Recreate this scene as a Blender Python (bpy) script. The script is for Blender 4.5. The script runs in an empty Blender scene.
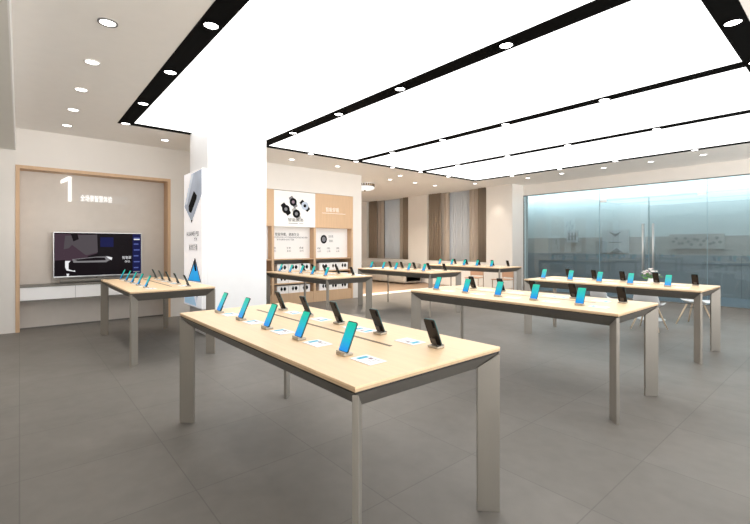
import bpy, bmesh, math, random
from mathutils import Vector, Matrix
random.seed(7)
SC = bpy.context.scene
COL = SC.collection
PI = math.pi

# ------------------------------------------------------------------ camera, world, lights, exposure
cam_data = bpy.data.cameras.new('camera')
cam_data.sensor_width = 36.0
cam_data.lens = 20.054
cam_data.shift_y = -16.7 / 750
cam_data.clip_start = 0.05
cam = bpy.data.objects.new('camera', cam_data)
COL.objects.link(cam)
cam.location = (0, 0, 1.45)
cam.rotation_euler = (PI / 2, 0, math.atan2(0.7616, 0.64805))
SC.camera = cam

SC.view_settings.view_transform = 'Standard'
SC.view_settings.look = 'None'
SC.view_settings.gamma = 1.0
SC.view_settings.use_curve_mapping = False
SC.view_settings.exposure = 0.0
try:
    SC.cycles.use_denoising = True
    SC.cycles.max_bounces = 10
    SC.cycles.diffuse_bounces = 6
    SC.cycles.sample_clamp_indirect = 6.0
except Exception:
    pass

world = bpy.data.worlds.new('world')
SC.world = world
world.use_nodes = True
wn = world.node_tree.nodes
# daylight outside: a dim sky above, an added bright lower half to light the ceiling
_tc = wn.new('ShaderNodeTexCoord')
_sp = wn.new('ShaderNodeSeparateXYZ')
_rp = wn.new('ShaderNodeValToRGB')
_mr = wn.new('ShaderNodeMapRange')
_mr.inputs['From Min'].default_value = -0.12
_mr.inputs['From Max'].default_value = 0.12
_rp.color_ramp.elements[0].color = (1.0, 0.96, 0.91, 1)
_rp.color_ramp.elements[1].color = (0.13, 0.15, 0.17, 1)
world.node_tree.links.new(_tc.outputs['Generated'], _sp.inputs[0])
world.node_tree.links.new(_sp.outputs[2], _mr.inputs['Value'])
world.node_tree.links.new(_mr.outputs[0], _rp.inputs[0])
world.node_tree.links.new(_rp.outputs[0], wn['Background'].inputs[0])
wn['Background'].inputs[1].default_value = 10.5

PANEL_STRENGTH = 2.4       # the stretched light ceiling
LAMP_STRENGTH = 8.0        # downlight lenses
SPOT_POWER = 44.0           # downlights that wash the back walls


def area_light(name, loc, rot, sx, sy, power, color):
    d = bpy.data.lights.new(name, 'AREA')
    d.shape = 'RECTANGLE'
    d.size = sx
    d.size_y = sy
    d.energy = power
    d.color = color
    o = bpy.data.objects.new(name, d)
    COL.objects.link(o)
    o.location = loc
    o.rotation_euler = rot
    return o


def spot_light(name, loc, power, color=(1, 0.86, 0.70), size=1.5):
    d = bpy.data.lights.new(name, 'SPOT')
    d.energy = power
    d.color = color
    d.spot_size = size
    d.spot_blend = 0.8
    d.shadow_soft_size = 0.06
    o = bpy.data.objects.new(name, d)
    COL.objects.link(o)
    o.location = loc
    return o


# unseen cool lamps added to fade the walkway wall from bright to dark
area_light('walkway_trough_light', (-0.6, 14.66, 3.45), (0, 0, 0), 17.0, 0.26, 400, (0.66, 0.90, 1.0))
area_light('walkway_ceiling_light', (-0.6, 13.6, 3.6), (0, 0, 0), 16.0, 0.8, 34, (0.65, 0.82, 1.0))


# light portal in the added rear openings, so that the fill light is sampled well
pt = area_light('window_portal', (3.98, 5.0, 1.7), (0, PI / 2, 0), 3.1, 14.0, 1, (1, 1, 1))
pt.data.cycles.is_portal = True


# ------------------------------------------------------------------ materials
def mat(name, color, rough=0.5, metal=0.0, spec=0.5, noise=0.0, nscale=8.0, emit=None, estr=0.0, stretch=None):
    m = bpy.data.materials.new(name)
    m.use_nodes = True
    nt = m.node_tree
    p = nt.nodes['Principled BSDF']
    p.inputs['Base Color'].default_value = (*color, 1)
    p.inputs['Roughness'].default_value = rough
    p.inputs['Metallic'].default_value = metal
    p.inputs['Specular IOR Level'].default_value = spec
    if emit:
        p.inputs['Emission Color'].default_value = (*emit, 1)
        p.inputs['Emission Strength'].default_value = estr
    if noise > 0:
        tc = nt.nodes.new('ShaderNodeTexCoord')
        mp = nt.nodes.new('ShaderNodeMapping')
        if stretch:
            mp.inputs['Scale'].default_value = stretch
        nz = nt.nodes.new('ShaderNodeTexNoise')
        nz.inputs['Scale'].default_value = nscale
        nz.inputs['Detail'].default_value = 5
        rp = nt.nodes.new('ShaderNodeMapRange')
        rp.inputs['From Min'].default_value = 0.3
        rp.inputs['From Max'].default_value = 0.7
        rp.inputs['To Min'].default_value = 1 - noise
        rp.inputs['To Max'].default_value = 1 + noise
        mx = nt.nodes.new('ShaderNodeVectorMath')
        mx.operation = 'SCALE'
        mx.inputs[0].default_value = color
        nt.links.new(tc.outputs['Object'], mp.inputs[0])
        nt.links.new(mp.outputs[0], nz.inputs['Vector'])
        nt.links.new(nz.outputs[0], rp.inputs['Value'])
        nt.links.new(rp.outputs[0], mx.inputs['Scale'])
        nt.links.new(mx.outputs[0], p.inputs['Base Color'])
    return m


def emission(name, color, strength):
    m = bpy.data.materials.new(name)
    m.use_nodes = True
    nt = m.node_tree
    nt.nodes.remove(nt.nodes['Principled BSDF'])
    e = nt.nodes.new('ShaderNodeEmission')
    e.inputs[0].default_value = (*color, 1)
    e.inputs[1].default_value = strength
    nt.links.new(e.outputs[0], nt.nodes['Material Output'].inputs[0])
    return m


def floor_material():
    m = bpy.data.materials.new('grey_stone_tile')
    m.use_nodes = True
    nt = m.node_tree
    N = nt.nodes
    Lk = nt.links
    p = N['Principled BSDF']
    tc = N.new('ShaderNodeTexCoord')
    sep = N.new('ShaderNodeSeparateXYZ')
    Lk.new(tc.outputs['Object'], sep.inputs[0])

    def math_(op, a, b=None, c=None):
        n = N.new('ShaderNodeMath')
        n.operation = op
        for i, v in enumerate((a, b, c)):
            if v is None:
                continue
            if isinstance(v, (int, float)):
                n.inputs[i].default_value = v
            else:
                Lk.new(v, n.inputs[i])
        return n.outputs[0]
    tx = math_('DIVIDE', math_('ADD', sep.outputs[0], 0.975), 0.797)
    ty = math_('DIVIDE', sep.outputs[1], 0.797)
    jx = math_('ABSOLUTE', math_('SUBTRACT', math_('FRACT', math_('ADD', tx, 0.5)), 0.5))
    jy = math_('ABSOLUTE', math_('SUBTRACT', math_('FRACT', math_('ADD', ty, 0.5)), 0.5))
    j = math_('MINIMUM', jx, jy)
    joint = math_('LESS_THAN', j, 0.0042)
    cell = N.new('ShaderNodeCombineXYZ')
    Lk.new(math_('FLOOR', tx), cell.inputs[0])
    Lk.new(math_('FLOOR', ty), cell.inputs[1])
    wn_ = N.new('ShaderNodeTexWhiteNoise')
    Lk.new(cell.outputs[0], wn_.inputs[0])
    n1 = N.new('ShaderNodeTexNoise')
    n1.inputs['Scale'].default_value = 1.6
    n1.inputs['Detail'].default_value = 8
    n1.inputs['Distortion'].default_value = 0.6
    Lk.new(tc.outputs['Object'], n1.inputs['Vector'])
    n2 = N.new('ShaderNodeTexNoise')
    n2.inputs['Scale'].default_value = 9
    n2.inputs['Detail'].default_value = 8
    Lk.new(tc.outputs['Object'], n2.inputs['Vector'])
    v = math_('ADD', math_('MULTIPLY', n1.outputs[0], 0.34), math_('MULTIPLY', n2.outputs[0], 0.18))
    v = math_('ADD', v, math_('MULTIPLY', wn_.outputs[0], 0.05))
    rr = N.new('ShaderNodeValToRGB')
    rr.color_ramp.elements[0].position = 0.15
    rr.color_ramp.elements[0].color = (0.150, 0.141, 0.129, 1)
    rr.color_ramp.elements[1].position = 0.45
    rr.color_ramp.elements[1].color = (0.215, 0.202, 0.186, 1)
    Lk.new(v, rr.inputs[0])
    mx = N.new('ShaderNodeMix')
    mx.data_type = 'RGBA'
    mx.inputs['B'].default_value = (0.10, 0.095, 0.09, 1)
    Lk.new(math_('MULTIPLY', joint, 0.5), mx.inputs['Factor'])
    Lk.new(rr.outputs[0], mx.inputs['A'])
    Lk.new(mx.outputs['Result'], p.inputs['Base Color'])
    p.inputs['Roughness'].default_value = 0.45
    p.inputs['Specular IOR Level'].default_value = 0.15
    return m


def glass_material(name, tint, ior=1.5, rough=0.0):
    m = bpy.data.materials.new(name)
    m.use_nodes = True
    nt = m.node_tree
    nt.nodes.remove(nt.nodes['Principled BSDF'])
    fr = nt.nodes.new('ShaderNodeFresnel')
    fr.inputs[0].default_value = ior
    tr = nt.nodes.new('ShaderNodeBsdfTransparent')
    tr.inputs[0].default_value = (*tint, 1)
    gl = nt.nodes.new('ShaderNodeBsdfGlossy')
    gl.inputs['Roughness'].default_value = rough
    mx = nt.nodes.new('ShaderNodeMixShader')
    nt.links.new(fr.outputs[0], mx.inputs[0])
    nt.links.new(tr.outputs[0], mx.inputs[1])
    nt.links.new(gl.outputs[0], mx.inputs[2])
    nt.links.new(mx.outputs[0], nt.nodes['Material Output'].inputs[0])
    return m


def screen_material(name, top, mid, low, strength):
    m = bpy.data.materials.new(name)
    m.use_nodes = True
    nt = m.node_tree
    p = nt.nodes['Principled BSDF']
    p.inputs['Base Color'].default_value = (0.01, 0.01, 0.01, 1)
    p.inputs['Roughness'].default_value = 0.15
    tc = nt.nodes.new('ShaderNodeTexCoord')
    sp = nt.nodes.new('ShaderNodeSeparateXYZ')
    rp = nt.nodes.new('ShaderNodeValToRGB')
    e = rp.color_ramp.elements
    e[0].position = 0.05
    e[0].color = (*low, 1)
    e[1].position = 0.98
    e[1].color = (*top, 1)
    k = e.new(0.45)
    k.color = (*mid, 1)
    nt.links.new(tc.outputs['Generated'], sp.inputs[0])
    nt.links.new(sp.outputs[2], rp.inputs[0])
    nt.links.new(rp.outputs[0], p.inputs['Emission Color'])
    p.inputs['Emission Strength'].default_value = strength
    return m


def fabric_sheer(name, color, trans):
    m = bpy.data.materials.new(name)
    m.use_nodes = True
    nt = m.node_tree
    nt.nodes.remove(nt.nodes['Principled BSDF'])
    d = nt.nodes.new('ShaderNodeBsdfDiffuse')
    d.inputs[0].default_value = (*color, 1)
    t = nt.nodes.new('ShaderNodeBsdfTranslucent')
    t.inputs[0].default_value = (*color, 1)
    mx = nt.nodes.new('ShaderNodeMixShader')
    mx.inputs[0].default_value = trans
    nt.links.new(d.outputs[0], mx.inputs[1])
    nt.links.new(t.outputs[0], mx.inputs[2])
    nt.links.new(mx.outputs[0], nt.nodes['Material Output'].inputs[0])
    return m


M = {}
M['floor'] = floor_material()
M['wall'] = mat('warm_white_paint', (0.76, 0.73, 0.695), 0.6, noise=0.012, nscale=3)
M['wall_grey'] = mat('grey_green_paint', (0.80, 0.80, 0.76), 0.7, noise=0.01)
M['white'] = mat('bright_white_panel', (0.93, 0.93, 0.94), 0.35, noise=0.01)
M['ceiling'] = mat('ceiling_paint', (0.93, 0.91, 0.88), 0.75, noise=0.01)
M['niche'] = mat('taupe_wall_panel', (0.66, 0.61, 0.56), 0.6, noise=0.02)
M['panel_light'] = emission('light_membrane', (1.0, 0.99, 0.97), PANEL_STRENGTH)
M['black'] = mat('black_track', (0.003, 0.003, 0.003), 0.8, spec=0.05, noise=0.05)
M['lens'] = emission('downlight_lens', (1.0, 0.98, 0.94), LAMP_STRENGTH)
M['trim_white'] = mat('downlight_trim', (0.75, 0.74, 0.72), 0.35)
M['trim_grey'] = mat('downlight_trim_grey', (0.20, 0.20, 0.20), 0.4)
M['wood_top'] = mat('pale_maple', (0.86, 0.64, 0.41), 0.42, noise=0.045, nscale=5, stretch=(0.6, 9, 9))
M['wood_edge'] = mat('maple_edge', (0.62, 0.44, 0.27), 0.5, noise=0.06, nscale=6, stretch=(0.5, 8, 8))  # maple darkened for the shade on the tabletop sides
M['oak'] = mat('oak_veneer', (0.62, 0.42, 0.26), 0.5, noise=0.05, nscale=4, stretch=(8, 8, 0.5))
M['oak_dark'] = mat('oak_reveal', (0.50, 0.33, 0.20), 0.55, noise=0.05, nscale=4, stretch=(8, 8, 0.5))
M['metal'] = mat('brushed_steel', (0.31, 0.285, 0.25), 0.45, 0.4, noise=0.03, nscale=40, stretch=(30, 30, 0.4))
M['metal_dark'] = mat('dark_steel', (0.19, 0.178, 0.16), 0.45, 0.5, noise=0.03, nscale=30)
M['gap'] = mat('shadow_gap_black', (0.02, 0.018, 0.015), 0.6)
M['slot'] = mat('brown_cable_slot', (0.16, 0.10, 0.05), 0.5)
M['chrome'] = mat('polished_steel', (0.66, 0.66, 0.65), 0.38, 0.5, noise=0.02)
M['stand'] = mat('champagne_stand', (0.50, 0.45, 0.38), 0.35, 0.6, noise=0.03, nscale=60)
M['stand_dark'] = mat('dark_stand_rest', (0.06, 0.05, 0.045), 0.4)
M['phone_back'] = mat('graphite_phone_shell', (0.014, 0.010, 0.008), 0.5, 0.0, spec=0.25, noise=0.1, nscale=40)
M['phone_frame'] = mat('teal_phone_edge', (0.012, 0.11, 0.12), 0.3, 0.2)
M['phone_screen'] = screen_material('phone_screen', (0.0, 0.60, 0.38), (0.0, 0.52, 0.66), (0.0, 0.30, 0.85), 1.0)
M['card'] = mat('white_card', (0.92, 0.92, 0.95), 0.35)
M['ink'] = mat('black_ink', (0.008, 0.008, 0.010), 0.8, spec=0.1)
M['ink_grey'] = mat('grey_ink', (0.22, 0.22, 0.24), 0.7, spec=0.1)
M['ink_teal'] = mat('teal_ink', (0.02, 0.42, 0.62), 0.5)
M['ink_plum'] = mat('plum_ink', (0.24, 0.17, 0.22), 0.5)
M['silver_print'] = mat('silver_print', (0.36, 0.41, 0.49), 0.4, noise=0.22, nscale=2.5, emit=(0.40, 0.47, 0.60), estr=0.30)
M['silver_light'] = mat('pale_silver_print', (0.62, 0.67, 0.74), 0.4, noise=0.05, nscale=4, emit=(0.7, 0.78, 0.9), estr=0.30)
M['blue_print'] = mat('blue_print', (0.01, 0.33, 0.75), 0.35, noise=0.22, nscale=3, emit=(0.0, 0.30, 0.72), estr=0.75)
M['blue_pale'] = mat('pale_blue_print', (0.50, 0.72, 0.92), 0.35, noise=0.12, nscale=3, emit=(0.45, 0.72, 1.0), estr=0.35)
M['glow_white'] = emission('lit_sign_face', (1.0, 0.98, 0.95), 1.05)
M['sign_face'] = mat('lightbox_face', (0.90, 0.86, 0.88), 0.3, emit=(0.95, 0.97, 1.0), estr=0.45)
M['letter_lit'] = emission('lit_letter', (1.0, 0.97, 0.93), 1.3)
M['letter_white'] = mat('white_letter', (0.92, 0.90, 0.86), 0.4)
M['bar_clear'] = mat('pale_plate', (0.64, 0.60, 0.56), 0.35)
M['shelf_grey'] = mat('grey_shelf_back', (0.30, 0.28, 0.26), 0.6, noise=0.03)
M['poster'] = mat('poster_white', (0.88, 0.87, 0.86), 0.45)
M['box_white'] = mat('white_carton', (0.90, 0.89, 0.88), 0.4)
M['glass'] = glass_material('clear_glass', (0.90, 0.94, 0.95), 1.55)
M['glass_edge'] = mat('glass_joint', (0.22, 0.32, 0.35), 0.3)
M['glass_win'] = glass_material('tinted_window_glass', (0.33, 0.37, 0.40), 1.45)
M['mall_floor'] = mat('blue_grey_mall_floor', (0.12, 0.128, 0.137), 0.6, spec=0.2, noise=0.06, nscale=1.5)
M['mall_dado'] = mat('blue_grey_stone', (0.25, 0.262, 0.272), 0.45, noise=0.05, nscale=1.2)
M['mall_mark'] = mat('faded_print', (0.25, 0.24, 0.23), 0.6)
M['mall_line'] = mat('stone_joint', (0.19, 0.205, 0.22), 0.5)
M['mall_wall'] = mat('mall_wall_paint', (0.46, 0.475, 0.46), 0.6, noise=0.05, nscale=0.8)
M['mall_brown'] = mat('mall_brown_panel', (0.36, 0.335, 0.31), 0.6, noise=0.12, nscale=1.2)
M['mall_poster'] = mat('mall_poster', (0.42, 0.42, 0.41), 0.6, noise=0.05, nscale=3)  # grey of the boards standing in for reflections, also a printed watch strap
M['curtain_dark'] = fabric_sheer('taupe_drape', (0.34, 0.275, 0.215), 0.04)
M['curtain_mid'] = fabric_sheer('beige_drape', (0.60, 0.53, 0.46), 0.10)
M['curtain_sheer'] = fabric_sheer('sheer_voile', (0.86, 0.88, 0.90), 0.42)
M['sofa'] = mat('grey_upholstery', (0.40, 0.37, 0.33), 0.85, noise=0.05, nscale=20)
M['wood_floor'] = mat('brown_plank_floor', (0.28, 0.20, 0.14), 0.5, noise=0.15, nscale=4, stretch=(0.6, 6, 1))
M['threshold'] = mat('cream_stone', (0.85, 0.78, 0.69), 0.45, noise=0.02)
M['chair_white'] = mat('white_shell', (0.60, 0.61, 0.62), 0.35)
M['chair_leg'] = mat('pale_beech', (0.66, 0.53, 0.38), 0.5, noise=0.04)
M['chair_brown'] = mat('brown_bentwood', (0.48, 0.30, 0.20), 0.5, noise=0.06)
M['chair_frame'] = mat('tan_chair_frame', (0.42, 0.31, 0.22), 0.5, noise=0.05)
M['leaf'] = mat('green_leaf', (0.12, 0.28, 0.07), 0.5, noise=0.2, nscale=30)
M['petal'] = mat('blush_petal', (0.88, 0.72, 0.72), 0.6, noise=0.05)
M['petal2'] = mat('cream_petal', (0.92, 0.88, 0.84), 0.6, noise=0.05)
M['petal3'] = mat('mauve_petal', (0.45, 0.30, 0.36), 0.6, noise=0.05)
M['vase'] = mat('white_ceramic', (0.85, 0.85, 0.83), 0.25)
M['bronze'] = mat('bronze_fretwork', (0.20, 0.14, 0.08), 0.45, 0.4)
M['tv_bezel'] = mat('silver_bezel', (0.55, 0.55, 0.56), 0.3, 0.7)
M['tv_black'] = mat('tv_panel', (0.008, 0.007, 0.009), 0.25, spec=0.02, emit=(0.9, 0.55, 0.7), estr=0.004)
M['tv_grey'] = mat('tv_scene_grey', (0.0, 0.0, 0.0), 0.3, spec=0.02, emit=(0.085, 0.072, 0.080), estr=1.0)
M['tv_plum'] = mat('tv_scene_plum', (0.0, 0.0, 0.0), 0.3, spec=0.02, emit=(0.060, 0.036, 0.050), estr=1.0)
M['tv_dark'] = mat('tv_scene_dark', (0.0, 0.0, 0.0), 0.3, spec=0.02, emit=(0.009, 0.006, 0.008), estr=1.0)
M['tv_white'] = mat('tv_scene_white', (0.0, 0.0, 0.0), 0.3, spec=0.02, emit=(0.85, 0.85, 0.87), estr=1.0)
M['tv_mid'] = mat('tv_scene_mid', (0.0, 0.0, 0.0), 0.3, spec=0.02, emit=(0.22, 0.21, 0.22), estr=1.0)
M['tv_navy'] = mat('tv_scene_navy', (0.0, 0.0, 0.0), 0.3, spec=0.02, emit=(0.012, 0.014, 0.070), estr=1.0)
M['tv_blue'] = mat('tv_scene_blue', (0.0, 0.0, 0.0), 0.3, spec=0.02, emit=(0.10, 0.13, 0.38), estr=1.0)


# ------------------------------------------------------------------ mesh helpers
class MB:
    def __init__(self):
        self.bm = bmesh.new()
        self.mi = 0

    def _faces(self, vs, faces):
        out = []
        for f in faces:
            try:
                fc = self.bm.faces.new([vs[i] for i in f])
                fc.material_index = self.mi
                out.append(fc)
            except ValueError:
                pass
        return out

    def box(self, x0, x1, y0, y1, z0, z1, bev=0.0, mtx=None):
        pts = [(x0, y0, z0), (x1, y0, z0), (x1, y1, z0), (x0, y1, z0), (x0, y0, z1), (x1, y0, z1), (x1, y1, z1), (x0, y1, z1)]
        if bev > 0:
            b2 = bmesh.new()
            vs = [b2.verts.new(p) for p in pts]
            for f in ((0, 3, 2, 1), (4, 5, 6, 7), (0, 1, 5, 4), (1, 2, 6, 5), (2, 3, 7, 6), (3, 0, 4, 7)):
                b2.faces.new([vs[i] for i in f])
            bmesh.ops.bevel(b2, geom=list(b2.edges), offset=bev, segments=2, affect='EDGES', profile=0.5)
            if mtx:
                bmesh.ops.transform(b2, matrix=mtx, verts=b2.verts)
            vmap = {}
            for v in b2.verts:
                vmap[v] = self.bm.verts.new(v.co)
            for f in b2.faces:
                nf = self.bm.faces.new([vmap[v] for v in f.verts])
                nf.material_index = self.mi
            b2.free()
            return
        vs = [self.bm.verts.new((mtx @ Vector(p)) if mtx else p) for p in pts]
        self._faces(vs, ((0, 3, 2, 1), (4, 5, 6, 7), (0, 1, 5, 4), (1, 2, 6, 5), (2, 3, 7, 6), (3, 0, 4, 7)))

    def prism(self, pts, vec):
        """closed polygon pts (3-D) pushed along vec"""
        v = Vector(vec)
        a = [self.bm.verts.new(p) for p in pts]
        b = [self.bm.verts.new(Vector(p) + v) for p in pts]
        n = len(pts)
        self._faces(a, [tuple(range(n - 1, -1, -1))])
        self._faces(b, [tuple(range(n))])
        for i in range(n):
            j = (i + 1) % n
            self._faces([a[i], a[j], b[j], b[i]], [(0, 1, 2, 3)])

    def tube(self, p0, p1, r0, r1=None, seg=12):
        r1 = r0 if r1 is None else r1
        p0, p1 = Vector(p0), Vector(p1)
        d = (p1 - p0).normalized()
        u = d.orthogonal().normalized()
        w = d.cross(u)
        A, B = [], []
        for i in range(seg):
            a = 2 * PI * i / seg
            o = u * math.cos(a) + w * math.sin(a)
            A.append(self.bm.verts.new(p0 + o * r0))
            B.append(self.bm.verts.new(p1 + o * r1))
        self._faces(A, [tuple(range(seg - 1, -1, -1))])
        self._faces(B, [tuple(range(seg))])
        for i in range(seg):
            j = (i + 1) % seg
            self._faces([A[i], A[j], B[j], B[i]], [(0, 1, 2, 3)])

    def lathe(self, prof, c=(0, 0, 0), seg=24, axis='Z'):
        """prof: list of (r, z), revolved about Z"""
        rings = []
        for r, z in prof:
            ring = []
            for i in range(seg):
                a = 2 * PI * i / seg
                if r < 1e-6:
                    if not ring:
                        ring.append(self.bm.verts.new((c[0], c[1], c[2] + z)))
                else:
                    ring.append(self.bm.verts.new((c[0] + r * math.cos(a), c[1] + r * math.sin(a), c[2] + z)))
            rings.append(ring)
        for k in range(len(rings) - 1):
            A, B = rings[k], rings[k + 1]
            for i in range(seg):
                j = (i + 1) % seg
                if len(A) == 1 and len(B) == 1:
                    continue
                if len(A) == 1:
                    self._faces([A[0], B[j], B[i]], [(0, 1, 2)])
                elif len(B) == 1:
                    self._faces([A[i], A[j], B[0]], [(0, 1, 2)])
                else:
                    self._faces([A[i], A[j], B[j], B[i]], [(0, 1, 2, 3)])

    def ico(self, c, r, sub=1, scale=(1, 1, 1)):
        mt = Matrix.Translation(c) @ Matrix.Diagonal((*scale, 1))
        g = bmesh.ops.create_icosphere(self.bm, subdivisions=sub, radius=r, matrix=mt)
        for v in g['verts']:
            for f in v.link_faces:
                f.material_index = self.mi

    def build(self, name, m, parent=None, smooth=False, bevel=0.0):
        bmesh.ops.recalc_face_normals(self.bm, faces=list(self.bm.faces))
        me = bpy.data.meshes.new(name)
        self.bm.to_mesh(me)
        self.bm.free()
        for mm in (m if isinstance(m, (list, tuple)) else [m]):
            me.materials.append(mm)
        if smooth:
            for p in me.polygons:
                p.use_smooth = True
        o = bpy.data.objects.new(name, me)
        COL.objects.link(o)
        if parent:
            o.parent = parent
        if bevel > 0:
            md = o.modifiers.new('bevel', 'BEVEL')
            md.width = bevel
            md.segments = 2
            md.limit_method = 'ANGLE'
        return o


def tag(o, label=None, cat=None, group=None, kind=None):
    if label:
        o['label'] = label
    if cat:
        o['category'] = cat
    if group:
        o['group'] = group
    if kind:
        o['kind'] = kind
    return o


def thing(name, label, cat, loc=(0, 0, 0), rz=0.0, group=None):
    o = bpy.data.objects.new(name, None)
    o.empty_display_size = 0.1
    COL.objects.link(o)
    o.location = loc
    o.rotation_euler = (0, 0, rz)
    return tag(o, label, cat, group)


def struct(name, mb, m, label=None, cat=None):
    o = mb.build(name, m)
    tag(o, label, cat, None, 'structure')
    return o


def dup(root, loc, rz, label, group=None):
    def cp(o, parent):
        c = o.copy()
        COL.objects.link(c)
        if parent:
            c.parent = parent
        for ch in [x for x in o.children]:
            cp(ch, c)
        return c
    r = cp(root, None)
    r.location = loc
    r.rotation_euler = (0, 0, rz)
    r['label'] = label
    if group:
        r['group'] = group
    return r


def lettering(name, body, size, loc, facing, m, parent=None, width=None, depth=0.002, align='LEFT'):
    """flat text; facing '+X' (read along +Y) or '-Y' (read along +X) or 'up'"""
    cu = bpy.data.curves.new(name, 'FONT')
    cu.body = body
    cu.size = size
    cu.extrude = depth
    cu.align_x = align
    cu.resolution_u = 3
    t = bpy.data.objects.new(name, cu)
    COL.objects.link(t)
    bpy.context.view_layer.update()
    dg = bpy.context.evaluated_depsgraph_get()
    me = bpy.data.meshes.new_from_object(t.evaluated_get(dg))
    bpy.data.objects.remove(t)
    bpy.data.curves.remove(cu)
    if width and len(me.vertices):
        xs = [v.co.x for v in me.vertices]
        k = width / max(1e-6, max(xs) - min(xs))
        x0 = min(xs)
        for v in me.vertices:
            v.co.x = (v.co.x - x0) * k
    if facing == '+X':
        R = Matrix(((0, 0, 1), (1, 0, 0), (0, 1, 0)))
    elif facing == '-Y':
        R = Matrix(((1, 0, 0), (0, 0, -1), (0, 1, 0)))
    else:
        R = Matrix.Identity(3)
    for v in me.vertices:
        v.co = R @ v.co + Vector(loc)
    me.materials.clear()
    me.materials.append(m)
    o = bpy.data.objects.new(name, me)
    COL.objects.link(o)
    if parent:
        o.parent = parent
    return o


ORD = ['first', 'second', 'third', 'fourth', 'fifth', 'sixth', 'seventh', 'eighth', 'ninth']

# ------------------------------------------------------------------ room shell
CZ = 3.40          # ceiling
XE = -9.14         # end wall with television and shelves
YG = 12.57         # glass front
YW = 11.90         # window wall
XC = -7.265        # corner between window wall and glass front

b = MB(); b.box(-9.4, 4.0, -2.5, 12.66, -0.12, 0); b.box(-9.89, -9.4, -2.5, 7.3, -0.12, 0); struct('floor', b, M['floor'], 'grey stone tile floor of the shop', 'floor')
b = MB(); b.box(-9.70, -9.4, 7.3, YW, -0.12, 0.0); b.box(-9.4, -9.30, 7.3, YW, 0.0, 0.003)
struct('trim_threshold', b, M['threshold'], 'cream stone threshold strip in the floor before the lounge', 'threshold')
b = MB(); b.box(-15.2, -9.70, 7.0, YW, -0.12, 0); struct('floor_lounge', b, M['wood_floor'], 'brown floor of the lounge recess below the curtained windows', 'floor')

# end wall, with the television niche and the display shelf opening left open
NY0, NY1, NZ = -0.052, 2.332, 2.79        # niche incl. wood frame
SY0, SY1, SZ = 3.40, 6.985, 2.79          # shelf opening
b = MB()
b.box(XE - 0.75, XE, -2.5, NY0, 0, CZ)
b.box(XE - 0.75, XE, NY0, NY1, NZ, CZ)
b.box(XE - 0.75, XE, NY1, SY0, 0, CZ)
b.box(XE - 0.75, XE, SY0, SY1, SZ, CZ)
b.box(XE - 0.75, XE, SY1, 7.28, 0, CZ)
b.box(XE - 0.75, XE - 0.60, SY0, SY1, 0, SZ)
struct('wall_end', b, M['wall'], 'warm white end wall holding the television niche and watch shelves', 'wall')
b = MB(); b.box(XE - 0.75, XE - 0.30, NY0, NY1, 0, NZ)
struct('wall_niche', b, M['niche'], 'taupe back panel of the television niche', 'wall')
b = MB()
b.box(XE - 0.28, XE + 0.012, NY0, NY0 + 0.055, 0, NZ)
b.box(XE - 0.28, XE + 0.012, NY1 - 0.055, NY1, 0, NZ)
b.box(XE - 0.28, XE + 0.012, NY0 + 0.055, NY1 - 0.055, NZ - 0.055, NZ)
struct('trim_niche', b, M['oak'], 'oak lining framing the television niche', 'trim')
b = MB(); b.box(XE - 0.30, XE - 0.27, NY0 + 0.056, NY1 - 0.056, 0.0, 0.02)
struct('baseboard_niche', b, M['metal_dark'], 'thin dark skirting at the foot of the television niche', 'baseboard')

# lounge walls
b = MB(); b.box(-15.2, XE - 0.75, 7.10, 7.28, 0, CZ); struct('wall_lounge_side', b, M['wall'], 'side wall of the lounge recess', 'wall')
b = MB(); b.box(-15.2, -15.05, 7.28, YW, 0, CZ); struct('wall_lounge_end', b, M['wall'], 'far end wall of the lounge recess', 'wall')
# window wall with two tall openings
W1 = (-14.55, -11.93); W2 = (-10.90, -8.24); SILL = 0.87
b = MB()
b.box(-15.2, W1[0], YW, YW + 0.35, 0, CZ)
b.box(W1[1], W2[0], YW, YW + 0.35, 0, CZ)
b.box(W2[1], XC, YW, YW + 0.80, 0, CZ)
for w in (W1, W2):
    b.box(w[0], w[1], YW, YW + 0.35, 0, SILL)
struct('wall_windows', b, M['wall'], 'white wall with the two curtained windows and bright pier', 'wall')
for i, w in enumerate((W1, W2)):
    b = MB()
    for x in (w[0] + 0.02, (w[0] + w[1]) / 2, w[1] - 0.02):
        b.box(x - 0.02, x + 0.02, YW + 0.27, YW + 0.31, SILL, CZ)
    b.box(w[0], w[1], YW + 0.27, YW + 0.31, SILL, SILL + 0.05)
    b.box(w[0], w[1], YW + 0.27, YW + 0.31, CZ - 0.05, CZ)
    fr = struct('window_%d' % (i + 1), b, M['metal_dark'], ['far left curtained window', 'right hand curtained window beside the white pier'][i], 'window')
    g = MB(); g.box(w[0] + 0.03, w[1] - 0.03, YW + 0.285, YW + 0.295, SILL + 0.04, CZ - 0.04)
    g.build('window_pane', M['glass_win'], fr)

# column
b = MB(); b.box(-7.675, -6.767, 2.275, 3.275, 0, CZ - 0.001, bev=0.004); struct('wall_column', b, M['white'], 'glossy white square column carrying the tall phone lightbox', 'column')

# side wall behind the camera's left, unseen back wall with openings added to light the ceiling
b = MB(); b.box(XE - 0.75, 4.0, -2.65, -2.5, 0, CZ); struct('wall_left', b, M['wall'], 'plain side wall', 'wall')
b = MB()
b.box(4.0, 4.2, -2.65, -2.0, 0, CZ)
b.box(4.0, 4.2, 12.0, 12.66, 0, CZ)
b.box(4.0, 4.2, 4.7, 5.1, 0, CZ)
b.box(4.0, 4.2, -2.0, 12.0, 0, 0.15)
b.box(4.0, 4.2, -2.0, 12.0, 3.25, CZ)
struct('wall_street', b, M['wall'], 'street side wall with the open shop windows', 'wall')

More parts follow.
